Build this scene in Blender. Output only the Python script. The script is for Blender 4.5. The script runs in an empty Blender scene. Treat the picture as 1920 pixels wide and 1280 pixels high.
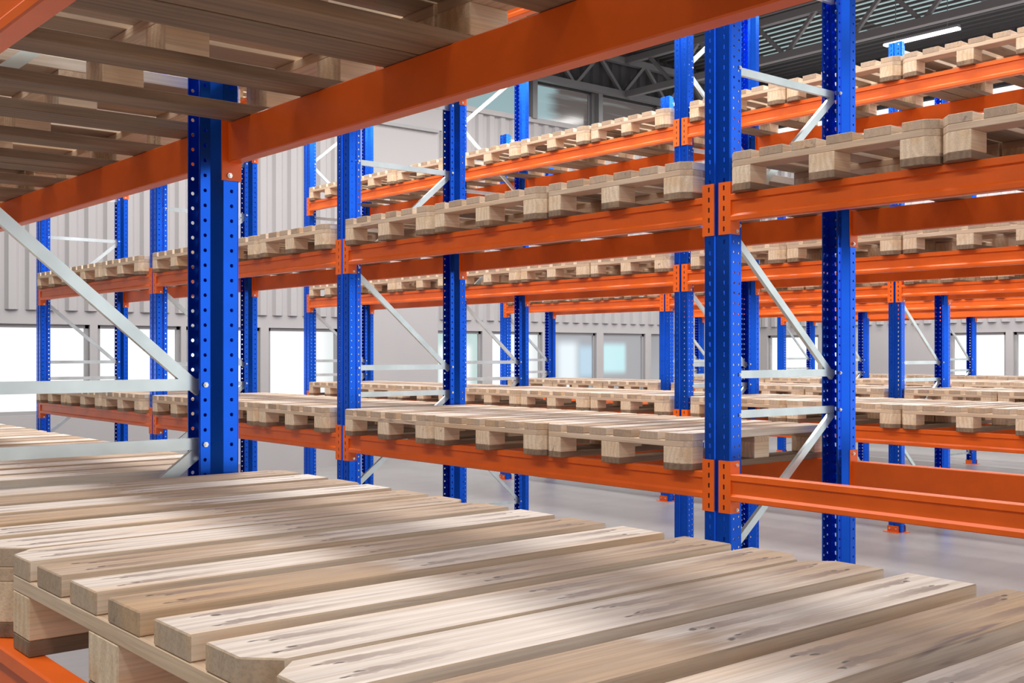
import bpy, bmesh, math, random
from mathutils import Vector, Matrix

S = bpy.context.scene
COL = S.collection
P = 2.8                 # bay pitch in metres; the whole plan is laid out in bays
ZC = 1.624              # camera height above the floor
random.seed(4)

def H(h):               # height given in bays above the eye -> metres above floor
    return ZC + h * P

# ---------------------------------------------------------------- camera, world, lamps, exposure
cam = bpy.data.cameras.new('camera')
cam_o = bpy.data.objects.new('camera', cam)
COL.objects.link(cam_o)
cam_o.location = (0, 0, ZC)
cam_o.rotation_euler = (math.radians(90), 0, math.radians(-39.857))
cam.sensor_width = 36
cam.lens = 2106.35 / 1920 * 36
cam.shift_y = 22.6 / 1920
cam.clip_start = 0.02
S.camera = cam_o

world = bpy.data.worlds.new('daylight')
S.world = world
world.use_nodes = True
wbg = world.node_tree.nodes['Background']
wbg.inputs[0].default_value = (1.0, 0.985, 0.97, 1)
wbg.inputs[1].default_value = 1.35

S.view_settings.view_transform = 'Standard'
S.view_settings.look = 'None'
S.view_settings.gamma = 1
S.view_settings.use_curve_mapping = False
S.view_settings.exposure = 0.0
S.cycles.max_bounces = 7
S.cycles.diffuse_bounces = 4
S.cycles.glossy_bounces = 3
S.cycles.transparent_max_bounces = 8
S.cycles.use_denoising = True

def area_lamp(name, loc, sx, sy, power, rot=(0, 0, 0), col=(1, 0.97, 0.93)):
    l = bpy.data.lights.new(name, 'AREA')
    l.shape = 'RECTANGLE'; l.size = sx; l.size_y = sy; l.energy = power; l.color = col
    o = bpy.data.objects.new(name, l); COL.objects.link(o)
    o.location = loc; o.rotation_euler = rot
    return o

# added area lamps without fixtures over the aisles (long along the bays = Y)
for av in (0.9, 1.95, 2.98, 4.0, 5.28, 6.1):
    area_lamp('added_aisle_light', (av * P, 2.6 * P, H(1.60)), 0.5, 11.0, 420)
# added area lamp above the camera-side aisle, no fixture built
area_lamp('added_aisle_light', (-1.45, 3.0, H(1.60)), 0.6, 9.0, 330)

# ---------------------------------------------------------------- helpers
def mesh_obj(name, me, parent=None, loc=(0, 0, 0), rot=None, kind=None):
    o = bpy.data.objects.new(name, me)
    COL.objects.link(o)
    o.location = loc
    if rot: o.rotation_euler = rot
    if parent: o.parent = parent
    if kind: o['kind'] = kind
    return o

def thing(name, label, cat, loc=(0, 0, 0), group=None, rotz=0):
    o = bpy.data.objects.new(name, None)
    o.empty_display_size = 0.1
    COL.objects.link(o)
    o.location = loc; o.rotation_euler = (0, 0, rotz)
    o['label'] = label; o['category'] = cat
    if group: o['group'] = group
    return o

def new_mesh(name, verts, faces, mats, idx=None):
    me = bpy.data.meshes.new(name)
    me.from_pydata([tuple(v) for v in verts], [], faces)
    for m in (mats if isinstance(mats, (list, tuple)) else [mats]): me.materials.append(m)
    if idx: me.polygons.foreach_set('material_index', idx)
    me.update()
    return me

def prism(pts, axis, a, b):
    """extrude polygon pts (2D) along axis from a to b; returns verts, faces"""
    n = len(pts); vs = []
    for t in (a, b):
        for p, q in pts:
            vs.append({'x': (t, p, q), 'y': (p, t, q), 'z': (p, q, t)}[axis])
    fs = [tuple(range(n - 1, -1, -1)), tuple(range(n, 2 * n))]
    for i in range(n):
        j = (i + 1) % n
        fs.append((i, j, n + j, n + i))
    return vs, fs

def fix(me, bevel=0.0, seg=1, deep=None):
    bm = bmesh.new(); bm.from_mesh(me)
    bmesh.ops.recalc_face_normals(bm, faces=bm.faces)
    if bevel:
        ed = [e for e in bm.edges if len(e.link_faces) == 2 and e.calc_face_angle(0) > 0.5]
        bmesh.ops.bevel(bm, geom=ed, offset=bevel, segments=seg, profile=0.6, affect='EDGES')
    bm.to_mesh(me); bm.free()
    return me

def merge(parts):
    V, F = [], []
    for vs, fs in parts:
        o = len(V); V += list(vs); F += [tuple(i + o for i in f) for f in fs]
    return V, F

def boxvf(x0, x1, y0, y1, z0, z1):
    return prism([(x0, y0), (x1, y0), (x1, y1), (x0, y1)], 'z', z0, z1)

def box_mesh(name, x0, x1, y0, y1, z0, z1, mat, bevel=0.0):
    v, f = boxvf(x0, x1, y0, y1, z0, z1)
    return fix(new_mesh(name, v, f, mat), bevel)

# ---------------------------------------------------------------- materials
def mat(name):
    m = bpy.data.materials.new(name); m.use_nodes = True
    nt = m.node_tree; b = nt.nodes['Principled BSDF']
    return m, nt, b

class NT:
    """tiny node helper"""
    def __init__(s, nt): s.nt = nt
    def n(s, t, **k):
        x = s.nt.nodes.new(t)
        for a, v in k.items(): setattr(x, a, v)
        return x
    def l(s, a, b): s.nt.links.new(a, b)
    def val(s, x, sock):
        if isinstance(x, (int, float)): sock.default_value = x
        elif isinstance(x, tuple): sock.default_value = x
        else: s.l(x, sock)
    def math(s, op, a, b=0.0, c=None, clamp=False):
        x = s.n('ShaderNodeMath', operation=op, use_clamp=clamp)
        s.val(a, x.inputs[0]); s.val(b, x.inputs[1])
        if c is not None: s.val(c, x.inputs[2])
        return x.outputs[0]
    def mix(s, f, a, b, bt='MIX'):
        x = s.n('ShaderNodeMix', data_type='RGBA', blend_type=bt)
        s.val(f, x.inputs[0]); s.val(a, x.inputs[6]); s.val(b, x.inputs[7])
        return x.outputs[2]
    def ramp(s, f, a, b, va=0.0, vb=1.0):
        x = s.n('ShaderNodeMapRange', clamp=True, interpolation_type='SMOOTHSTEP')
        s.val(f, x.inputs[0]); x.inputs[1].default_value = a; x.inputs[2].default_value = b
        x.inputs[3].default_value = va; x.inputs[4].default_value = vb
        return x.outputs[0]
    def noise(s, vec, scale=1.0, detail=3.0, rough=0.55, dist=0.0):
        x = s.n('ShaderNodeTexNoise'); s.l(vec, x.inputs['Vector'])
        x.inputs['Scale'].default_value = scale; x.inputs['Detail'].default_value = detail
        x.inputs['Roughness'].default_value = rough; x.inputs['Distortion'].default_value = dist
        return x.outputs['Fac']
    def scale(s, vec, v):
        x = s.n('ShaderNodeVectorMath', operation='MULTIPLY'); s.l(vec, x.inputs[0]); x.inputs[1].default_value = v
        return x.outputs[0]

def paint(name, col, rough=0.35, metallic=0.0, coat=0.3, var=0.06):
    m, nt, b = mat(name); k = NT(nt)
    tc = k.n('ShaderNodeTexCoord')
    nz = k.noise(tc.outputs['Object'], 6.0, 3.0)
    f = k.ramp(nz, 0.3, 0.7, 1 - var, 1 + var)
    c = k.mix(1.0, col + (1,), (1, 1, 1, 1), 'MULTIPLY')
    x = k.n('ShaderNodeVectorMath', operation='SCALE'); k.l(c, x.inputs[0]); k.l(f, x.inputs['Scale'])
    k.l(x.outputs[0], b.inputs['Base Color'])
    b.inputs['Roughness'].default_value = rough
    b.inputs['Metallic'].default_value = metallic
    b.inputs['Coat Weight'].default_value = coat
    b.inputs['Coat Roughness'].default_value = 0.18
    return m

ORANGE = paint('orange_powder_coat', (0.88, 0.138, 0.007), 0.40, 0.0, 0.05)
BLUE = paint('blue_powder_coat', (0.007, 0.118, 0.80), 0.22, 0.8, 0.0)
GALV = paint('galvanised_steel', (0.68, 0.78, 0.80), 0.30, 0.7, 0.0, 0.10)
BOLT = paint('zinc_bolt', (0.80, 0.80, 0.78), 0.25, 0.8, 0.0)
DARKHOLE = paint('dark_slot', (0.01, 0.01, 0.015), 0.7, 0.0, 0.0)

def wood(name, long_axis='x', top=False, tint=(0.49, 0.345, 0.23), dark=(0.20, 0.145, 0.115), marks=False, board=(0.955, 0.11), light=(0.86, 0.775, 0.70)):
    """Object colour: R tone at the -x end, G tone at the +x end, B warmth."""
    m, nt, b = mat(name); k = NT(nt)
    tc = k.n('ShaderNodeTexCoord'); oi = k.n('ShaderNodeObjectInfo')
    P0 = tc.outputs['Object']
    off = k.n('ShaderNodeVectorMath', operation='MULTIPLY_ADD')
    cmb = k.n('ShaderNodeCombineXYZ')
    for i, q in enumerate((37.0, 61.0, 23.0)):
        k.l(k.math('MULTIPLY', oi.outputs['Random'], q), cmb.inputs[i])
    add = k.n('ShaderNodeVectorMath', operation='ADD'); k.l(P0, add.inputs[0]); k.l(cmb.outputs[0], add.inputs[1])
    C = add.outputs[0]
    def st(l, w):
        return k.scale(C, (l, w, w) if long_axis == 'x' else (w, l, w) if long_axis == 'y' else (w, w, l))
    sep = k.n('ShaderNodeSeparateXYZ'); k.l(P0, sep.inputs[0])
    oc = k.n('ShaderNodeSeparateColor'); k.l(oi.outputs['Color'], oc.inputs[0])
    blot = k.noise(st(3.0, 9.0), 1.0, 3.0, 0.6)
    fib = k.noise(st(2.6, 80.0), 1.0, 5.0, 0.7, 0.3)
    ring = k.n('ShaderNodeTexWave', wave_type='BANDS', bands_direction=('Y' if long_axis != 'y' else 'X'))
    k.l(st(0.9, 13.0), ring.inputs['Vector']); ring.inputs['Scale'].default_value = 1.0
    ring.inputs['Distortion'].default_value = 9.0; ring.inputs['Detail'].default_value = 2.0
    ring.inputs['Detail Scale'].default_value = 0.7
    # tone from one end to the other
    if marks:
        pos = k.math('ADD', k.math('MULTIPLY', sep.outputs[0], 1.0 / board[0]), 0.5)
        pos = k.math('ADD', pos, k.math('MULTIPLY', k.math('SUBTRACT', blot, 0.5), 0.9))
        f = k.ramp(pos, 0.35, 0.62)
        tone = k.n('ShaderNodeMix', data_type='FLOAT')
        k.l(f, tone.inputs[0]); k.l(oc.outputs[0], tone.inputs[2]); k.l(oc.outputs[1], tone.inputs[3])
        tone = tone.outputs[0]
    else:
        tone = oc.outputs[0]
    tone = k.math('ADD', tone, k.math('MULTIPLY', k.math('SUBTRACT', blot, 0.5), 0.55))
    tone = k.math('ADD', tone, k.math('MULTIPLY', k.math('SUBTRACT', fib, 0.5), 0.62), clamp=True)
    light = light + (1,)
    mid = tint + (1,)
    c1 = k.mix(k.ramp(tone, 0.0, 0.5), dark + (1,), mid)
    c2 = k.mix(k.ramp(tone, 0.42, 0.92), c1, light)
    warm = k.mix(k.math('MULTIPLY', oc.outputs[2], k.ramp(k.noise(st(1.5, 14.0), 1.0, 2.0), 0.45, 0.7)), c2, (0.74, 0.47, 0.24, 1))
    c3 = k.mix(k.math('MULTIPLY', ring.outputs['Fac'], 0.26), warm, (0.42, 0.29, 0.19, 1))
    # long weather streaks
    stk = k.ramp(k.noise(st(2.2, 30.0), 1.0, 3.0, 0.7, 0.4), 0.60, 0.72)
    patch = k.ramp(k.noise(st(1.6, 7.0), 1.0, 2.0), 0.50, 0.62)
    c4 = k.mix(k.math('MULTIPLY', k.math('MULTIPLY', stk, patch), 0.80), c3, (0.19, 0.125, 0.13, 1))
    fine = k.ramp(k.noise(st(5.0, 240.0), 1.0, 2.0, 0.6), 0.30, 0.62, 0.86, 1.03)
    sc = k.n('ShaderNodeVectorMath', operation='SCALE'); k.l(c4, sc.inputs[0]); k.l(fine, sc.inputs['Scale'])
    col = sc.outputs[0]
    if marks:
        ax = k.math('ABSOLUTE', sep.outputs[0]); ay = k.math('ABSOLUTE', sep.outputs[1])
        jig = k.math('MULTIPLY', k.math('SUBTRACT', oi.outputs['Random'], 0.5), 0.03)
        for cx in (0.062, None):
            for cy, dx in ((0.020, 0.0), (0.029, 0.022)):
                if cx is None: ex = k.math('ADD', sep.outputs[0], k.math('ADD', jig, dx))
                else: ex = k.math('SUBTRACT', k.math('SUBTRACT', k.math('MULTIPLY', 0.5, board[0]), ax), k.math('ADD', jig, cx - dx))
                wob = k.math('MULTIPLY', k.math('SUBTRACT', k.noise(st(40.0, 90.0), 1.0, 2.0), 0.5), 0.016)
                ey = k.math('ADD', k.math('SUBTRACT', ay, cy), wob)
                d = k.math('ADD', k.math('MULTIPLY', k.math('MULTIPLY', ex, ex), 0.16), k.math('MULTIPLY', ey, ey))
                spot = k.ramp(d, 2e-6, 1.3e-5, 1.0, 0.0)
                tail = k.math('MULTIPLY', k.ramp(k.math('MULTIPLY', ey, ey), 2e-6, 5e-5, 1.0, 0.0),
                              k.math('MULTIPLY', k.ramp(ex, 0.0, 0.012), k.ramp(ex, 0.02, 0.20, 1.0, 0.0)))
                col = k.mix(k.math('MULTIPLY', tail, 0.6), col, (0.20, 0.12, 0.10, 1))
                col = k.mix(k.math('MULTIPLY', spot, 0.85), col, (0.045, 0.03, 0.028, 1))
    k.l(col, b.inputs['Base Color'])
    b.inputs['Roughness'].default_value = 0.62
    b.inputs['Specular IOR Level'].default_value = 0.3
    bump = k.n('ShaderNodeBump'); bump.inputs['Strength'].default_value = 0.35; bump.inputs['Distance'].default_value = 0.0015
    k.l(fib, bump.inputs['Height']); k.l(bump.outputs[0], b.inputs['Normal'])
    return m

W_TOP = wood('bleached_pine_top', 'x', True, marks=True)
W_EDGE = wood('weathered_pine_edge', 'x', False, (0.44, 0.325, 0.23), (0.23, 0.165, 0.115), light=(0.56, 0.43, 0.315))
W_SIDE = wood('lit_pine_side', 'x', False, (0.66, 0.53, 0.40), (0.36, 0.27, 0.195), light=(0.86, 0.75, 0.62))  # pale long sides: the light falling on them is put into the colour
W_CROSS = wood('pine_stringer', 'y', False, (0.62, 0.45, 0.31), (0.40, 0.28, 0.19), light=(0.78, 0.62, 0.46))
W_BLOCK = wood('pine_block', 'x', False, (0.80, 0.60, 0.40), (0.60, 0.42, 0.26), light=(0.88, 0.72, 0.53))
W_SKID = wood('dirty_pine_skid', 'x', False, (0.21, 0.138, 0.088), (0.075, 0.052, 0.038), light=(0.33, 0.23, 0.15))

# ---------------------------------------------------------------- pallet
PW, PL, PH = 0.86, 0.955, 0.1485
T_DECK, T_STR, T_BLK, T_SKD = 0.032, 0.024, 0.067, 0.0255
Z1 = T_SKD; Z2 = Z1 + T_BLK; Z3 = Z2 + T_STR
CH = 0.036     # cut corner
# spans measured from the far (+u) edge of the pallet
DECK = [(0, 0.118), (0.155, 0.261), (0.300, 0.404), (0.447, 0.552), (0.598, 0.702), (0.742, 0.86)]
BLK = [(0, 0.115), (0.375, 0.482), (0.735, 0.86)]
def yy(s): return PW / 2 - s

def plank(name, x0, x1, y0, y1, z0, z1, mats, cuts=(), bevel=0.0018, center=None):
    """board between y0<y1 with optional cut corners ('x-y-' etc.), origin at its centre"""
    pts = []
    for sx, sy in ((-1, -1), (1, -1), (1, 1), (-1, 1)):
        X = x0 if sx < 0 else x1; Y = y0 if sy < 0 else y1
        if (sx, sy) in cuts:
            a = (X - sx * CH, Y); b = (X, Y - sy * CH)
            pts += [b, a] if sx * sy > 0 and False else ([b, a] if (sx, sy) in ((-1, -1), (1, 1)) else [a, b])
        else:
            pts.append((X, Y))
    cx, cy, cz = (x0 + x1) / 2, (y0 + y1) / 2, (z0 + z1) / 2
    pts = [(p - cx, q - cy) for p, q in pts]
    v, f = prism(pts, 'z', z0 - cz, z1 - cz)
    me = fix(new_mesh(name, v, f, mats), bevel)
    if isinstance(mats, (list, tuple)) and len(mats) > 1:
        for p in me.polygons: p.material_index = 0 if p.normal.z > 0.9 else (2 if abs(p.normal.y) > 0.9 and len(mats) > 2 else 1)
    return me, Vector((cx, cy, cz))

def build_pallet_parts():
    parts = []
    hx = PL / 2
    tones = [(0.95, 0.58, 0.25), (0.50, 0.98, 0.15), (0.92, 0.48, 0.4), (0.46, 0.96, 0.5), (0.90, 0.50, 0.35), (0.97, 0.55, 0.45)]  # front-end tones mix board colour with a painted patch of light
    for i, (a, b) in enumerate(DECK):
        cuts = ()
        if i == 0: cuts = ((-1, 1), (1, 1))
        if i == 5: cuts = ((-1, -1), (1, -1))
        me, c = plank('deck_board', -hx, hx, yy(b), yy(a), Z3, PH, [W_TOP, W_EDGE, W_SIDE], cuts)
        parts.append(('deck_board', me, c, tones[i] ))
    for j, x in enumerate((-hx, -0.05, hx - 0.1)):
        cuts = () if j == 1 else (((-1, 1), (-1, -1)) if j == 0 else ((1, 1), (1, -1)))
        me, c = plank('stringer_board', x, x + 0.1, -PW / 2, PW / 2, Z2, Z3, W_CROSS, cuts)
        parts.append(('stringer_board', me, c, (0.62, 0.6, 0.3)))
    for i, (a, b) in enumerate(BLK):
        for j, x in enumerate((-hx, -0.05, hx - 0.1)):
            cuts = ()
            if j != 1 and i != 1: cuts = (((-1 if j == 0 else 1), (1 if i == 0 else -1)),)
            me, c = plank('block', x, x + 0.1, yy(b), yy(a), Z1, Z2, W_BLOCK, cuts)
            parts.append(('block', me, c, (0.66, 0.6, 0.5)))
    for i, (a, b) in enumerate(BLK):
        a2, b2 = a, b
        cuts = () if i == 1 else (((-1, 1), (1, 1)) if i == 0 else ((-1, -1), (1, -1)))
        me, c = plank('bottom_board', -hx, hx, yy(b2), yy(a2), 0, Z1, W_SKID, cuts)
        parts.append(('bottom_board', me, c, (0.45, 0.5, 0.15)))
    return parts
PALLET = build_pallet_parts()

def pallet(x, y, z, label, group, jitter=True):
    t = thing('wooden_pallet', label, 'pallet', (x, y, z), group,
              math.radians(random.uniform(-0.25, 0.25)) if jitter else 0)
    for name, me, c, tone in PALLET:
        o = mesh_obj(name, me, t, c)
        j = random.uniform(-0.07, 0.07)
        o.color = (min(1, tone[0] + j), min(1, tone[1] + j), tone[2] + random.uniform(-.1, .1), 1)
    return t

# ---------------------------------------------------------------- upright post: perforated sheet profile
POST_H = H(1.008)
PW2, PO2 = 0.0652, 0.039        # half width of face / of the open side
PITCH = 0.040

def perforated(p0, p1, hole_c, hw, hh, shape, z0, z1, V, F, zoff=0.0):
    """strip between profile points p0 and p1 with a column of holes centred hole_c (0..1) along it"""
    L = math.dist(p0, p1)
    def at(s, z):
        t = s / L
        return (p0[0] + (p1[0] - p0[0]) * t, p0[1] + (p1[1] - p0[1]) * t, z)
    hc = hole_c * L
    z = z0
    prev = None
    n = int((z1 - z0) / PITCH)
    for i in range(n + 1):
        za = z0 + i * PITCH; zb = min(za + PITCH, z1)
        if zb - za < 0.001: break
        full = zb - za > PITCH * 0.99
        base = len(V)
        if not full:
            V += [at(0, za), at(L, za), at(L, zb), at(0, zb)]; F.append((base, base + 1, base + 2, base + 3)); break
        zc = (za + zb) / 2 + zoff
        outer = [(0, za), (hc, za), (L, za), (L, zc), (L, zb), (hc, zb), (0, zb), (0, zc)]
        if shape == 'round':
            r = hw; q = r * 0.7071
            inner = [(hc - q, zc - q), (hc, zc - r), (hc + q, zc - q), (hc + r, zc), (hc + q, zc + q), (hc, zc + r), (hc - q, zc + q), (hc - r, zc)]
        else:
            inner = [(hc - hw, zc - hh), (hc, zc - hh), (hc + hw * .6, zc - hh), (hc + hw, zc), (hc + hw, zc + hh), (hc, zc + hh), (hc - hw, zc + hh), (hc - hw, zc)]
        V += [at(*p) for p in outer] + [at(*p) for p in inner]
        for j in range(8):
            m_ = (j + 1) % 8
            F.append((base + j, base + m_, base + 8 + m_, base + 8 + j))

def build_post():
    V, F = [], []
    g = 0.010; gd = 0.007
    def plain(p0, p1):
        b = len(V); V.extend([(p0[0], p0[1], 0), (p1[0], p1[1], 0), (p1[0], p1[1], POST_H), (p0[0], p0[1], POST_H)])
        F.append((b, b + 1, b + 2, b + 3))
    r = 0.004
    for s in (-1, 1):
        perforated((0, s * (g + .004)), (0, s * (PW2 - r)), 0.47, 0.0045, 0.0085, 'slot', 0.0, POST_H, V, F)
        plain((0, s * (PW2 - r)), (r, s * PW2))
        perforated((r, s * PW2), (0.0445, s * PW2), 0.42, 0.0052, 0, 'round', 0.0, POST_H, V, F)
        plain((0.0445, s * PW2), (0.070, s * PO2))
        perforated((0.070, s * PO2), (0.098, s * PO2), 0.52, 0.0052, 0, 'round', 0.0, POST_H, V, F)
        plain((0.098, s * PO2), (0.098, s * (PO2 - 0.006)))
        plain((0, s * (g + .004)), (gd, s * g))
    plain((gd, -g), (gd, g))
    me = new_mesh('post', V, F, BLUE)
    bm = bmesh.new(); bm.from_mesh(me)
    bmesh.ops.remove_doubles(bm, verts=bm.verts, dist=0.0003)
    bmesh.ops.recalc_face_normals(bm, faces=bm.faces)
    bm.to_mesh(me); bm.free()
    o = bpy.data.objects.new('tmp', me); COL.objects.link(o)
    md = o.modifiers.new('s', 'SOLIDIFY'); md.thickness = 0.0028; md.offset = 0
    dg = bpy.context.evaluated_depsgraph_get()
    me2 = bpy.data.meshes.new_from_object(o.evaluated_get(dg))
    me2.name = 'post'
    bpy.data.objects.remove(o); bpy.data.meshes.remove(me)
    return me2
POST = build_post()

FD = 0.853              # frame depth

def channel_mesh(name, p0, p1, w=0.031, d=0.017, t=0.003):
    """C-channel from p0 to p1 in the X-Z plane (y=0 centre), web facing -Y (towards the camera side)"""
    p0 = Vector(p0); p1 = Vector(p1); ax = (p1 - p0).normalized(); L = (p1 - p0).length
    up = Vector((0, 1, 0)).cross(ax).normalized()
    prof = [(-d / 2, -w / 2), (d / 2, -w / 2), (d / 2, -w / 2 + t), (-d / 2 + t, -w / 2 + t), (-d / 2 + t, w / 2 - t), (d / 2, w / 2 - t), (d / 2, w / 2), (-d / 2, w / 2)]
    n = len(prof); vs = []
    for q in (p0, p1):
        for y, u in prof: vs.append(q + Vector((0, y, 0)) + up * u)
    fs = [tuple(range(n)), tuple(range(2 * n - 1, n - 1, -1))] + [(i, (i + 1) % n, n + (i + 1) % n, n + i) for i in range(n)]
    return fix(new_mesh(name, vs, fs, GALV))

XF, XR = 0.078, FD - 0.078
HOR = [-0.52, -0.0867, -0.0298, 0.403, 0.55, 0.985]
DIA = [(-0.295, -0.515), (-0.280, -0.093), (0.172, -0.036), (0.187, 0.397), (0.757, 0.557), (0.775, 0.975)]
HMESH = [channel_mesh('horizontal_brace', (XF, 0, H(h)), (XR, 0, H(h))) for h in HOR]
DMESH = [channel_mesh('diagonal_brace', (XF + .004, 0.0, H(a)), (XR - .004, 0.0, H(b))) for a, b in DIA]

def bolt_mesh():
    pts = [(0.0075 * math.cos(a), 0.0075 * math.sin(a)) for a in [math.radians(60 * i) for i in range(6)]]
    a = prism(pts, 'y', -0.006, 0.0)
    pts2 = [(0.0042 * math.cos(a_), 0.0042 * math.sin(a_)) for a_ in [math.radians(45 * i) for i in range(8)]]
    b = prism(pts2, 'y', -0.010, -0.006)
    return fix(new_mesh('bolt', *merge([a, b]), BOLT))
BOLTM = bolt_mesh()

def base_mesh():
    plate = boxvf(-0.025, 0.115, -0.085, 0.105, 0, 0.005)
    tab = boxvf(-0.0075, -0.0035, -0.042, 0.072, 0.005, 0.062)
    tab2 = boxvf(0.0995, 0.1035, -0.05, 0.05, 0.005, 0.062)
    return fix(new_mesh('base_plate', *merge([plate, tab, tab2]), ORANGE))
BASEM = base_mesh()

def frame(row, x, y, label):
    t = thing('upright_frame', label, 'rack frame', (x, y, 0), 'blue upright frames of the rack rows')
    a = mesh_obj('post', POST, t, (0, 0, 0))
    b = mesh_obj('post', POST, t, (FD, 0, 0), (0, 0, math.pi))
    for m in HMESH: mesh_obj('horizontal_brace', m, t)
    for m in DMESH: mesh_obj('diagonal_brace', m, t)
    for side, hs in ((0, [-0.287, 0.18, 0.766, -0.0298, -0.0867, 0.403, 0.55]), (1, [-0.517, -0.0867, -0.0298, 0.403, 0.553])):
        for h in hs:
            xx = 0.0845 if side == 0 else FD - 0.0845
            mesh_obj('bolt', BOLTM, t, (xx, -PO2 - 0.0014, H(h)))
    for px, rz in ((0, 0), (FD, math.pi)):
        bp = mesh_obj('base_plate', BASEM, t, (px, 0, 0), (0, 0, rz))
        for dy in (-0.018, 0.046):
            mesh_obj('anchor_bolt', BOLTM, bp, (-0.0075, dy, 0.035), (0, 0, -math.pi / 2))
    return t

# ---------------------------------------------------------------- beams
BH, BD = 0.106, 0.042
CT = 0.004     # connector sheet
def rail_mesh():
    L = P - 2 * PW2 - 2 * CT - 0.003
    prof = [(0.003, 0), (0, -0.003), (0, -0.024), (0.008, -0.0265), (0.008, -0.077), (0, -0.087), (0, -0.103), (0.003, -0.106), (BD - .003, -BH), (BD, -BH + .003), (BD, -.003), (BD - .003, 0)]
    v, f = prism(prof, 'y', -L / 2, L / 2)
    me = fix(new_mesh('rail', v, f, ORANGE))
    for p in me.polygons: p.use_smooth = False
    return me
RAIL = rail_mesh()

def connector_mesh(s):
    """s=+1: at the +Y end of the rail.  Local origin: post centre line at the post face, z=0 rail top."""
    z1, z0 = 0.049, -BH - 0.049
    V, F = [], []
    fw = 0.055
    # side leg lies against the post side, the face leg wraps over the post face
    # post centre is at y=0; the connector sits on the side towards the rail (-s)
    ys = -s * (PW2 + 0.0016)              # inner surface of side leg
    V1, F1 = boxvf(-CT - 0.0016, 0.051, min(ys, ys - s * CT), max(ys, ys - s * CT), z0, z1)
    # face leg with five punched slots, built as a perforated sheet
    yi = ys + s * fw
    xf = -0.0016
    Vf, Ff = [], []
    n = 5
    zc0 = (z0 + z1) / 2 - 2 * PITCH
    cells = []
    ya, yb = (min(ys, yi), max(ys, yi))
    hcy = -s * 0.0375
    rows = [z0] + [zc0 + (i - .5) * PITCH for i in range(6)] + [z1]
    for X in (xf, xf - CT):
        for i in range(n):
            za, zb = zc0 + (i - .5) * PITCH, zc0 + (i + .5) * PITCH
            zc = (za + zb) / 2
            o = len(Vf); hw, hh = 0.0042, 0.0095
            Vf += [(X, ya, za), (X, yb, za), (X, yb, zb), (X, ya, zb),
                   (X, hcy - hw, zc - hh), (X, hcy + hw, zc - hh), (X, hcy + hw, zc + hh), (X, hcy - hw, zc + hh)]
            for j in range(4):
                k = (j + 1) % 4
                Ff.append((o + j, o + k, o + 4 + k, o + 4 + j))
        for za, zb in ((z0, rows[1]), (rows[-2], z1)):
            if zb - za > 1e-4:
                o = len(Vf); Vf += [(X, ya, za), (X, yb, za), (X, yb, zb), (X, ya, zb)]; Ff.append((o, o + 1, o + 2, o + 3))
    # rims of the slots and the free edge
    for i in range(n):
        zc = zc0 + i * PITCH; hw, hh = 0.0042, 0.0095
        o = len(Vf)
        for X in (xf, xf - CT):
            Vf += [(X, hcy - hw, zc - hh), (X, hcy + hw, zc - hh), (X, hcy + hw, zc + hh), (X, hcy - hw, zc + hh)]
        for j in range(4):
            k = (j + 1) % 4
            Ff.append((o + j, o + k, o + 4 + k, o + 4 + j))
    for (a, b) in (((yi, z0), (yi, z1)), ((ya, z0), (yb, z0)), ((ya, z1), (yb, z1))):
        o = len(Vf)
        Vf += [(xf, a[0], a[1]), (xf, b[0], b[1]), (xf - CT, b[0], b[1]), (xf - CT, a[0], a[1])]
        Ff.append((o, o + 1, o + 2, o + 3))
    V, F = merge([(V1, F1), (Vf, Ff)])
    me = new_mesh('end_connector', V, F, ORANGE)
    bm = bmesh.new(); bm.from_mesh(me)
    bmesh.ops.remove_doubles(bm, verts=bm.verts, dist=0.0001)
    bmesh.ops.recalc_face_normals(bm, faces=bm.faces)
    bm.to_mesh(me); bm.free()
    return me
CON = {s: connector_mesh(s) for s in (-1, 1)}
SLOT_DARK = box_mesh('slot_dark', 0.0, 0.0012, -0.0042, 0.0042, -0.0095, 0.0095, DARKHOLE)  # dark plate in each punched slot, shade of the hole put into colour
PINM = BOLTM

def beam(x, y_mid, z, label, rear, group):
    """x: plane of the post face the beam hangs on; z: top of the rail"""
    t = thing('rack_beam', label, 'rack beam', (x, y_mid, z), group, math.pi if rear else 0)
    mesh_obj('rail', RAIL, t, (-CT - 0.0016, 0, 0))
    for s in (-1, 1):
        c = mesh_obj('end_connector', CON[s], t, (0, s * P / 2, 0))
        yb = -s * (PW2 + 0.0016 + CT)
        for zz in (0.033, -BH - 0.036):
            mesh_obj('locking_pin', PINM, c, (0.030, yb, zz), (0, 0, 0 if yb < 0 else math.pi))
        zc0 = (-BH) / 2 - 2 * PITCH
        for i in range(5):
            mesh_obj('slot_dark', SLOT_DARK, c, (-0.0030, -s * 0.0375, zc0 + i * PITCH))
    return t

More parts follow.
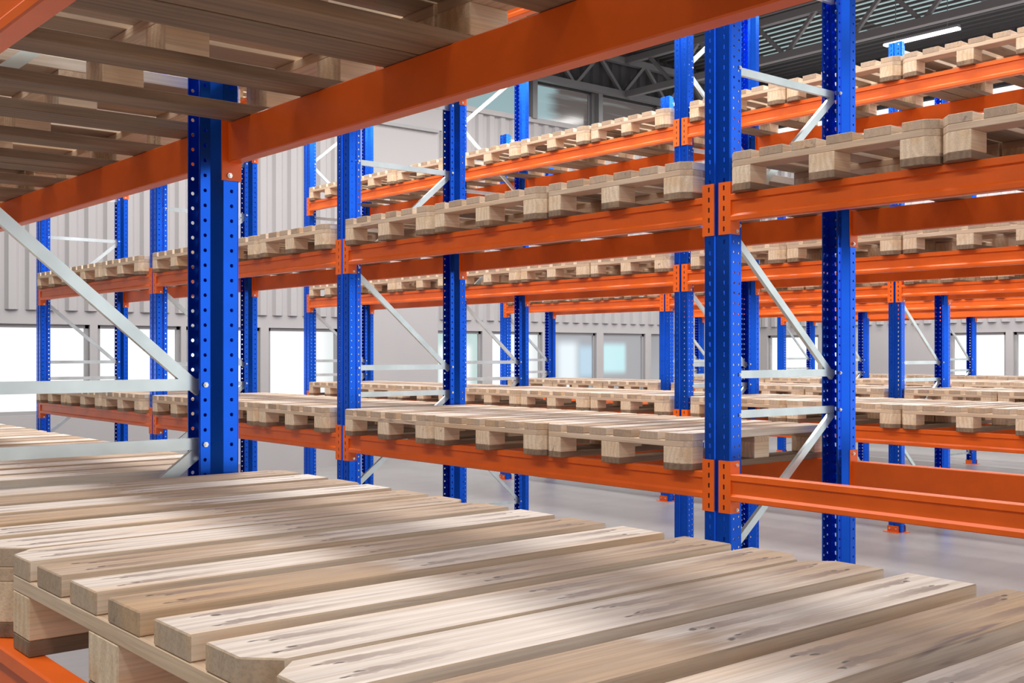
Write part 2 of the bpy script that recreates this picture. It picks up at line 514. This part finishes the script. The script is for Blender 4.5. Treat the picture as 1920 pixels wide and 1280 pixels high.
# ---------------------------------------------------------------- rack rows
ROWN = ['nearest', 'second', 'third', 'fourth', 'fifth', 'sixth']
ROWS = [   # front plane v, phase of the bays u, pallet front offset (bays), bays on (lower, middle, top) levels, frames
    dict(v=0.1880, u=0.0253, po=+0.003, lv={0: (0, 1, 2), 1: (0, 1, 2)}, beams={0: (0, 1, 2), 1: (0, 1, 2)}, fr=(0, 1, 2, 3)),
    dict(v=1.2308, u=0.0253, po=-0.020, lv={0: (1, 2, 3), 1: (0, 1, 2, 3), 2: (1, 2)}, beams={0: (0, 1, 2, 3), 1: (0, 1, 2, 3), 2: (0, 1, 2, 3)}, fr=(0, 1, 2, 3, 4)),
    dict(v=2.2731, u=0.0181, po=-0.012, lv={0: (1, 2, 3), 1: (1, 2, 3), 2: (1, 2, 3)}, beams={0: (1, 2, 3), 1: (1, 2, 3), 2: (1, 2, 3)}, fr=(1, 2, 3, 4)),
    dict(v=3.2868, u=0.0004, po=-0.012, lv={0: (1, 2, 3), 1: (1, 2, 3)}, beams={0: (1, 2, 3), 1: (1, 2, 3)}, fr=(1, 2, 3, 4)),
    dict(v=4.3520, u=-0.010, po=-0.012, lv={0: (2, 3), 1: (2, 3)}, beams={0: (2, 3), 1: (2, 3)}, fr=(2, 3, 4)),
    dict(v=5.3520, u=-0.010, po=-0.012, lv={0: (2, 3), 1: (2, 3)}, beams={0: (2, 3), 1: (2, 3)}, fr=(2, 3, 4)),
]
LV = [-0.1669, 0.2210, 0.6110]
LVN = ['lower', 'middle', 'top']
def bayname(b): return {3: 'last bay before the end windows', 2: 'second bay from the end windows',
                        1: 'third bay from the end windows', 0: 'fourth bay from the end windows'}[b]
def frname(b): return {4: 'end frame facing the end windows', 3: 'second frame from the end windows', 2: 'third frame from the end windows',
                       1: 'fourth frame from the end windows', 0: 'fifth frame from the end windows'}[b]

for r, R in enumerate(ROWS):
    xf = R['v'] * P
    for k in R['fr']:
        frame(r, xf, (R['u'] + k) * P, 'blue perforated upright frame, %s rack row, %s' % (ROWN[r], frname(k)))
    for lv, bays in R['beams'].items():
        z = H(LV[lv])
        for b in bays:
            ym = (R['u'] + b + 0.5) * P
            for rear in (0, 1):
                beam(xf + (FD if rear else 0), ym, z,
                     'orange %s beam, %s level, %s rack, %s' % ('rear' if rear else 'front', LVN[lv], ROWN[r], bayname(b)), rear,
                     'orange beams of the rack rows')
    for lv, bays in R['lv'].items():
        z = H(LV[lv])
        for b in bays:
            top = (R['u'] + b + 1) * P - PW2 - 0.024
            for i in range(3):
                yc = top - PW / 2 - i * 0.870
                xc = xf + R['po'] * P + PL / 2 + random.uniform(-0.006, 0.006) * (r > 0)
                pallet(xc, yc, z + 0.0003, 'pallet, %s level of %s rack, %s, %s of three' % (LVN[lv], ROWN[r], bayname(b), ('leftmost', 'middle', 'rightmost')[i]),
                       'wooden pallets on the %s level of the %s rack' % (LVN[lv], ROWN[r]), False)

# ---------------------------------------------------------------- building shell
def wallmat(name, col, rough=0.6):
    m, nt, b = mat(name); k = NT(nt)
    tc = k.n('ShaderNodeTexCoord')
    nz = k.noise(tc.outputs['Object'], 0.8, 4.0)
    c = k.mix(k.ramp(nz, 0.3, 0.7, 0, 0.12), col + (1,), tuple(q * 0.8 for q in col) + (1,))
    k.l(c, b.inputs['Base Color']); b.inputs['Roughness'].default_value = rough
    return m
WALL = wallmat('grey_wall_panel', (0.40, 0.385, 0.388))
TRIM = wallmat('grey_window_frame', (0.33, 0.325, 0.33))
ROOF = wallmat('dark_roof_sheet', (0.075, 0.075, 0.078), 0.5)
STEEL = wallmat('grey_painted_steel', (0.22, 0.22, 0.225), 0.5)

def floormat():
    m, nt, b = mat('polished_concrete'); k = NT(nt)
    tc = k.n('ShaderNodeTexCoord'); Pn = tc.outputs['Object']
    n1 = k.noise(Pn, 0.6, 5.0, 0.6); n2 = k.noise(k.scale(Pn, (0.6, 3.0, 1)), 2.0, 4.0)
    n3 = k.noise(Pn, 30.0, 3.0)
    f = k.math('ADD', k.math('MULTIPLY', n1, 0.5), k.math('ADD', k.math('MULTIPLY', n2, 0.35), k.math('MULTIPLY', n3, 0.15)))
    c = k.mix(k.ramp(f, 0.35, 0.65), (0.29, 0.28, 0.278, 1), (0.345, 0.335, 0.332, 1))
    sep = k.n('ShaderNodeSeparateXYZ'); k.l(Pn, sep.inputs[0])
    for ax, step, o in ((0, 4.2, 1.35), (1, 4.2, 0.6)):
        q = k.math('ABSOLUTE', k.math('SUBTRACT', k.math('FRACT', k.math('DIVIDE', k.math('ADD', sep.outputs[ax], o), step)), 0.5))
        c = k.mix(k.ramp(q, 0.0, 0.0012, 0.55, 0.0), c, (0.12, 0.12, 0.12, 1))
    k.l(c, b.inputs['Base Color'])
    k.l(k.ramp(n1, 0.3, 0.7, 0.30, 0.40), b.inputs['Roughness'])
    b.inputs['Specular IOR Level'].default_value = 0.35
    return m
UW = 5.05 * P      # end wall plane (Y)
VW = 6.54 * P      # side wall plane (X)
fl = mesh_obj('floor', box_mesh('floor', -4.6, VW + 0.3, -6, UW + 0.3, -0.1, 0, floormat()), kind='structure')

Z_HEAD, Z_SILL, Z_CORR, Z_LEDGE, Z_CLER, Z_TOP = H(0.128), H(-0.266), H(0.189), H(1.39), H(1.62), H(1.93)

def wall_piece(name, axis, a, b, z0, z1, mat_, d0=0.0, d1=0.12, parent=None):
    """flat box lying in the end wall (axis 'x', y=UW) or side wall (axis 'y', x=VW)"""
    if axis == 'x': me = box_mesh(name, a, b, UW + d0, UW + d1, z0, z1, mat_)
    else: me = box_mesh(name, VW + d0, VW + d1, a, b, z0, z1, mat_)
    return mesh_obj(name, me, parent, kind=None if parent else 'structure')

def corrugated(name, axis, a, b, z0, z1, mat_, pitch=0.235, depth=0.042, base=0.0, parent=None):
    pts = []; s = a
    while s < b:
        for q, d in ((0, 0), (0.30, 0), (0.46, 1), (0.84, 1), (1.0, 0)):
            t = s + q * pitch
            if t <= b: pts.append((t, d * depth))
        s += pitch
    V, F = [], []
    for t, d in pts:
        for z in (z0, z1):
            V.append((t, UW + base - d, z) if axis == 'x' else (VW + base - d, t, z))
    for i in range(len(pts) - 1):
        if pts[i + 1][0] - pts[i][0] < 1e-5: continue
        F.append((2 * i, 2 * i + 2, 2 * i + 3, 2 * i + 1))
    me = new_mesh(name, V, F, mat_)
    return mesh_obj(name, me, parent, kind=None if parent else 'structure')

# ---- end wall
x0w = -4.6
wl = mesh_obj('wall_end', box_mesh('wall_end', x0w, VW, UW, UW + 0.12, 0, Z_SILL, WALL), kind='structure')
wall_piece('lintel_band', 'x', x0w, VW, Z_HEAD, Z_CORR, WALL, parent=wl)
wall_piece('back_sheet', 'x', x0w, VW, Z_CORR, Z_LEDGE, WALL, 0.002, parent=wl)
corrugated('ribbed_sheet', 'x', x0w, 3.10 * P, Z_CORR, Z_LEDGE, WALL, parent=wl)
corrugated('ribbed_sheet', 'x', 3.665 * P, VW, Z_CORR, Z_LEDGE, WALL, parent=wl)
wall_piece('ledge', 'x', 3.66 * P, VW, Z_LEDGE - 0.06, Z_LEDGE + 0.02, WALL, -0.08, 0.1, parent=wl)
wall_piece('smooth_panel', 'x', 3.06 * P, 3.665 * P, 0, H(1.235), WALL, -0.06, 0.0, parent=wl)
wall_piece('panel_cap', 'x', 3.02 * P, 3.66 * P, H(1.215), H(1.232), TRIM, -0.12, 0.0, parent=wl)
wall_piece('smooth_panel', 'x', 3.02 * P, 3.70 * P, H(1.235), Z_LEDGE + 0.3, WALL, -0.04, 0.0, parent=wl)
corrugated('upper_sheet', 'x', x0w, VW, Z_CLER, Z_TOP, ROOF, parent=wl)
wall_piece('upper_wall', 'x', x0w, 3.3 * P, Z_LEDGE, Z_CLER, WALL, 0.01, parent=wl)

def emit_pane(name, axis, a, b, z0, z1, mode, strength=1.0):
    m, nt, bs = mat(name); k = NT(nt)
    tc = k.n('ShaderNodeTexCoord'); g = k.n('ShaderNodeSeparateXYZ'); k.l(tc.outputs['Generated'], g.inputs[0])
    U = g.outputs[0 if axis == 'x' else 1]; Vv = g.outputs[2]
    def bump(c, w, s, src): return k.ramp(k.math('ABSOLUTE', k.math('SUBTRACT', src, c)), w, w + s, 1.0, 0.0)
    if mode == 'teal':       # bright with pale green edges
        c = k.mix(k.math('MULTIPLY', bump(0.45, 0.24, 0.2, U), k.ramp(Vv, 0.86, 0.72)), (0.50, 0.66, 0.63, 1), (0.98, 1, 1, 1))
    elif mode == 'bright':
        c = k.mix(k.ramp(U, 0.7, 0.95), (1, 1, 1, 1), (0.75, 0.8, 0.8, 1))
    elif mode == 'blur1':  # blurred reflection painted into the pane's glow
        c = k.mix(bump(0.42, 0.08, 0.28, U), (0.30, 0.33, 0.36, 1), (0.78, 0.87, 0.92, 1))
        c = k.mix(k.math('MULTIPLY', bump(0.85, 0.1, 0.15, U), bump(0.55, 0.15, 0.2, Vv)), c, (0.45, 0.62, 0.75, 1))
        c = k.mix(k.ramp(Vv, 0.75, 0.95), c, (0.36, 0.37, 0.40, 1))
    elif mode == 'blur2':  # cyan reflection painted into the pane's glow
        c = k.mix(k.math('MULTIPLY', bump(0.32, 0.2, 0.13, U), bump(0.60, 0.16, 0.14, Vv)), (0.34, 0.34, 0.36, 1), (0.52, 0.80, 0.84, 1))
    elif mode == 'grey':
        c = k.mix(k.ramp(Vv, 0.2, 0.9), (0.36, 0.37, 0.39, 1), (0.30, 0.30, 0.32, 1))
    else:                    # 'upper': hazy teal sky behind glass, brown shapes to the right
        nz = k.noise(k.scale(tc.outputs['Object'], (0.9, 1, 3.0)), 1.1, 3.0, 0.6, 0.8)
        c = k.mix(k.ramp(k.math('ADD', k.math('MULTIPLY', U, 1.0), k.math('MULTIPLY', k.math('SUBTRACT', nz, .5), .5)), {'upper': 0.25, 'upper0': 2.0}.get(mode, -0.6), {'upper': 0.55, 'upper0': 3.0}.get(mode, -0.2)),
                  (0.34, 0.50, 0.53, 1), (0.115, 0.095, 0.088, 1))
        wv = k.ramp(k.noise(k.scale(tc.outputs['Object'], (0.7, 1, 12.0)), 1.0, 2.0), 0.5, 0.75)
        c = k.mix(k.math('MULTIPLY', wv, 0.25), c, (0.5, 0.6, 0.6, 1))
    k.l(c, bs.inputs['Emission Color']); bs.inputs['Emission Strength'].default_value = strength
    bs.inputs['Base Color'].default_value = (0.05, 0.05, 0.05, 1); bs.inputs['Roughness'].default_value = 0.15
    return m

def glass_mat():
    m, nt, b = mat('clear_pane'); k = NT(nt)
    tr = k.n('ShaderNodeBsdfTransparent'); gl = k.n('ShaderNodeBsdfGlossy'); gl.inputs['Roughness'].default_value = 0.03
    mx = k.n('ShaderNodeMixShader'); mx.inputs[0].default_value = 0.06
    k.l(tr.outputs[0], mx.inputs[1]); k.l(gl.outputs[0], mx.inputs[2])
    k.l(mx.outputs[0], nt.nodes['Material Output'].inputs[0])
    return m
GLASS = glass_mat()

WN = [0]
def window(axis, a, b, z0, z1, pane_mat, fr=0.045):
    """window between a and b: pane + four frame bars set back in the wall"""
    WN[0] += 1
    if axis == 'x': me = box_mesh('pane', a, b, UW + 0.075, UW + 0.081, z0, z1, pane_mat)
    else: me = box_mesh('pane', VW + 0.075, VW + 0.081, a, b, z0, z1, pane_mat)
    w = mesh_obj('window_%d' % WN[0], me, kind='structure')
    ps = []
    for (p, q, r_, s_) in ((a, a + fr, z0, z1), (b - fr, b, z0, z1), (a, b, z0, z0 + fr), (a, b, z1 - fr, z1)):
        ps.append(boxvf(p, q, UW + 0.045, UW + 0.10, r_, s_) if axis == 'x' else boxvf(VW + 0.045, VW + 0.10, p, q, r_, s_))
    mesh_obj('window_frame', fix(new_mesh('window_frame', *merge(ps), TRIM)), w)
    return w

# lower windows of the end wall (spans in bays)
spans = [(-0.40, 0.04, 'c'), (0.07, 0.47, 'c'), (0.50, 0.90, 'c'), (0.93, 1.33, 'c'), (1.36, 1.765, 'c'), (1.80, 2.19, 'c'), (2.215, 2.60, 'c'), (2.645, 3.045, 'bright'),
         (3.675, 3.995, 'teal'), (4.065, 4.455, 'bright'), (4.52, 4.905, 'blur1'), (4.965, 5.345, 'blur2'), (5.40, 5.79, 'grey')]
prev = x0w
for a, b, m_ in spans:
    a *= P; b *= P
    if a > prev + 0.01: wall_piece('pier', 'x', prev, a, Z_SILL, Z_HEAD, WALL, -0.0, parent=wl)
    pm = GLASS if m_ == 'c' else emit_pane('frosted_pane_' + m_, 'x', a, b, Z_SILL, Z_HEAD, m_, 1.0)
    window('x', a, b, Z_SILL, Z_HEAD, pm)
    prev = b
wall_piece('pier', 'x', prev, VW, Z_SILL, Z_HEAD, WALL, 0.0, parent=wl)
# upper windows of the end wall
prev = 3.3 * P
for a, b, m_ in ((3.42, 4.30, 'upper_teal'), (4.38, 4.86, 'upper'), (4.93, 5.45, 'upperb'), (5.52, 6.0, 'upperb'), (6.06, 6.5, 'upperb')):
    a *= P; b *= P
    wall_piece('mullion', 'x', prev, a, Z_LEDGE, Z_CLER, STEEL, -0.02, parent=wl)
    mm = emit_pane('hazy_pane_' + m_, 'x', a, b, Z_LEDGE, Z_CLER, {'upper_teal': 'upper0', 'upper': 'upper', 'upperb': 'upperx'}[m_], 0.8)
    window('x', a, b, Z_LEDGE, Z_CLER, mm, 0.03)
    prev = b
wall_piece('mullion', 'x', prev, VW, Z_LEDGE, Z_CLER, STEEL, -0.02, parent=wl)

# ---- side wall
y0w = 1.6 * P
ws = mesh_obj('wall_side', box_mesh('wall_side', VW, VW + 0.12, y0w, UW, 0, Z_SILL, WALL), kind='structure')
wall_piece('lintel_band', 'y', y0w, UW, Z_HEAD, Z_CORR, WALL, parent=ws)
wall_piece('back_sheet', 'y', y0w, UW, Z_CORR, Z_LEDGE, WALL, 0.002, parent=ws)
corrugated('ribbed_sheet', 'y', y0w, UW, Z_CORR, Z_LEDGE, WALL, parent=ws)
corrugated('upper_sheet', 'y', y0w, UW, Z_CLER - 0.03, Z_TOP, ROOF, parent=ws)
prev = y0w
for a, b in ((1.65, 2.02), (2.07, 2.42), (2.47, 2.78), (2.83, 3.205), (3.25, 3.605), (4.27, 4.50), (4.56, 4.99)):
    a *= P; b *= P
    wall_piece('pier', 'y', prev, a, Z_SILL, Z_HEAD, WALL, parent=ws)
    window('y', a, b, Z_SILL, Z_HEAD, GLASS)
    prev = b
wall_piece('pier', 'y', prev, UW, Z_SILL, Z_HEAD, WALL, parent=ws)
prev = y0w
for a, b in ((1.65, 2.6), (2.65, 3.6), (3.65, 4.3), (4.35, 5.0)):
    a *= P; b *= P
    wall_piece('mullion', 'y', prev, a, Z_LEDGE, Z_CLER - 0.03, STEEL, parent=ws)
    window('y', a, b, Z_LEDGE, Z_CLER - 0.03, GLASS, 0.03)
    prev = b

mesh_obj('wall_back_added', box_mesh('wall_back_added', -4.72, -4.6, -6, UW + 0.1, 0, Z_TOP, ROOF), kind='structure')  # unseen wall, added dark to cut light and reflections from behind the camera

wall_piece('head_sheet', 'x', x0w, VW, Z_CLER - 0.02, Z_TOP + 0.05, ROOF, 0.03, parent=wl)
wall_piece('head_sheet', 'y', y0w, UW, Z_CLER - 0.06, Z_TOP + 0.05, ROOF, 0.03, parent=ws)
# ---- roof: ribbed deck with ribs along the bays, trusses
def deck():
    z = H(1.93); pts = []; x = -4.6; pitch = 0.215
    while x < VW:
        for q, d in ((0, 0), (0.45, 0), (0.55, 1), (0.92, 1), (1.0, 0)):
            pts.append((x + q * pitch, z - d * 0.055))
        x += pitch
    V, F = [], []
    for px, pz in pts:
        V += [(px, -6.0, pz), (px, UW + 0.1, pz)]
    for i in range(len(pts) - 1):
        if pts[i + 1][0] - pts[i][0] < 1e-5: continue
        F.append((2 * i, 2 * i + 1, 2 * i + 3, 2 * i + 2))
    return new_mesh('ceiling', V, F, ROOF)
ceil = mesh_obj('ceiling', deck(), kind='structure')
m, nt, b_ = mat('teal_glow_sheet')
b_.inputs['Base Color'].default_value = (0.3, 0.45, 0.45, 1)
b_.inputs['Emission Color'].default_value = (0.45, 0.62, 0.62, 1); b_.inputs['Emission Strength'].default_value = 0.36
# teal strips added under the deck ribs, light put in as glow
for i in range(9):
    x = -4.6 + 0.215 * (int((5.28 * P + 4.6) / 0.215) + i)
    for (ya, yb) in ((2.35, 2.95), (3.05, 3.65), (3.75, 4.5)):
        me = box_mesh('teal_glow_strip', x + 0.13, x + 0.19, ya * P, yb * P, H(1.93) - 0.062, H(1.93) - 0.056, m)
        mesh_obj('teal_glow_strip', me, ceil)

def bar(p, q, w, parts):
    p = Vector(p); q = Vector(q); d = (q - p).normalized()
    s = d.cross(Vector((0, 0, 1)));
    if s.length < 1e-3: s = Vector((1, 0, 0))
    s.normalize(); u = s.cross(d)
    vs = [c + s * a * w / 2 + u * b * w / 2 for c in (p, q) for a, b in ((-1, -1), (1, -1), (1, 1), (-1, 1))]
    fs = [(0, 1, 2, 3), (7, 6, 5, 4)] + [(i, (i + 1) % 4, 4 + (i + 1) % 4, 4 + i) for i in range(4)]
    parts.append((vs, fs))

def truss(label, axis, fixed, a, b, first_node):
    zb, zt = H(1.633), H(1.845)
    mid = (a + b) / 2
    t = thing('roof_truss', label, 'truss', (0, 0, zb), 'grey steel roof trusses')
    def pt(s, z): return (fixed, s, z - zb) if axis == 'y' else (s, fixed, z - zb)
    for nm, z in (('bottom_chord', zb), ('top_chord', zt)):
        ps = []; bar(pt(a, z), pt(b, z), 0.11, ps)
        mesh_obj(nm, fix(new_mesh(nm, *merge(ps), STEEL)), t)
    step = 0.41 * P / 2
    n = first_node; up = True; k = 0
    while n > a + step: n -= step * 2
    while n + step < b:
        for (s0, z0, s1, z1) in ((n, zb, n + step, zt), (n + step, zt, n + 2 * step, zb)):
            if s1 > b: break
            ps = []; bar(pt(s0, z0), pt(s1, z1), 0.055, ps)
            mesh_obj('web_bar', fix(new_mesh('web_bar', *merge(ps), STEEL)), t)
        n += 2 * step
    return t
truss('grey lattice roof truss running along the bays over the far racks', 'y', 5.10 * P, 0.2, UW - 0.2, 2.95 * P)
truss('grey lattice roof truss against the end wall above the hazy windows', 'x', UW - 0.16, 3.9 * P, VW, 5.074 * P)
truss('grey lattice roof truss running along the bays over the third rack', 'y', 2.9 * P, 0.2, UW - 0.2, 2.95 * P)

# columns carrying the end truss
for v_ in (4.36, 4.90):
    o = mesh_obj('trim_1' if v_ < 4.5 else 'trim_2', box_mesh('column', v_ * P - 0.05, v_ * P + 0.05, UW - 0.12, UW - 0.02, Z_LEDGE, H(1.63), STEEL), kind='structure')

# ---- tube lamps
LAMP, nt, b_ = mat('tube_lamp_glow')
b_.inputs['Emission Color'].default_value = (1, 1, 1, 1); b_.inputs['Emission Strength'].default_value = 3.0
for i, (v_, ua, ub, zz, lab) in enumerate(((5.28, 2.86, 3.27, 1.62, 'white tube lamp hanging below the lattice truss'),
                                           )):
    t = thing('tube_lamp', lab, 'lamp', (v_ * P, (ua + ub) / 2 * P, H(zz)), None)
    L = (ub - ua) * P
    mesh_obj('housing', box_mesh('housing', -0.04, 0.04, -L / 2, L / 2, 0.0, 0.04, STEEL), t)
    mesh_obj('diffuser', box_mesh('diffuser', -0.05, 0.05, -L / 2, L / 2, -0.03, 0.0, LAMP), t)
    ps = []
    for s in (-0.35, 0.35): bar((0, s * L, 0.04), (0, s * L, H(1.9) - H(zz)), 0.008, ps)
    mesh_obj('suspension_wire', fix(new_mesh('suspension_wire', *merge(ps), STEEL)), t)
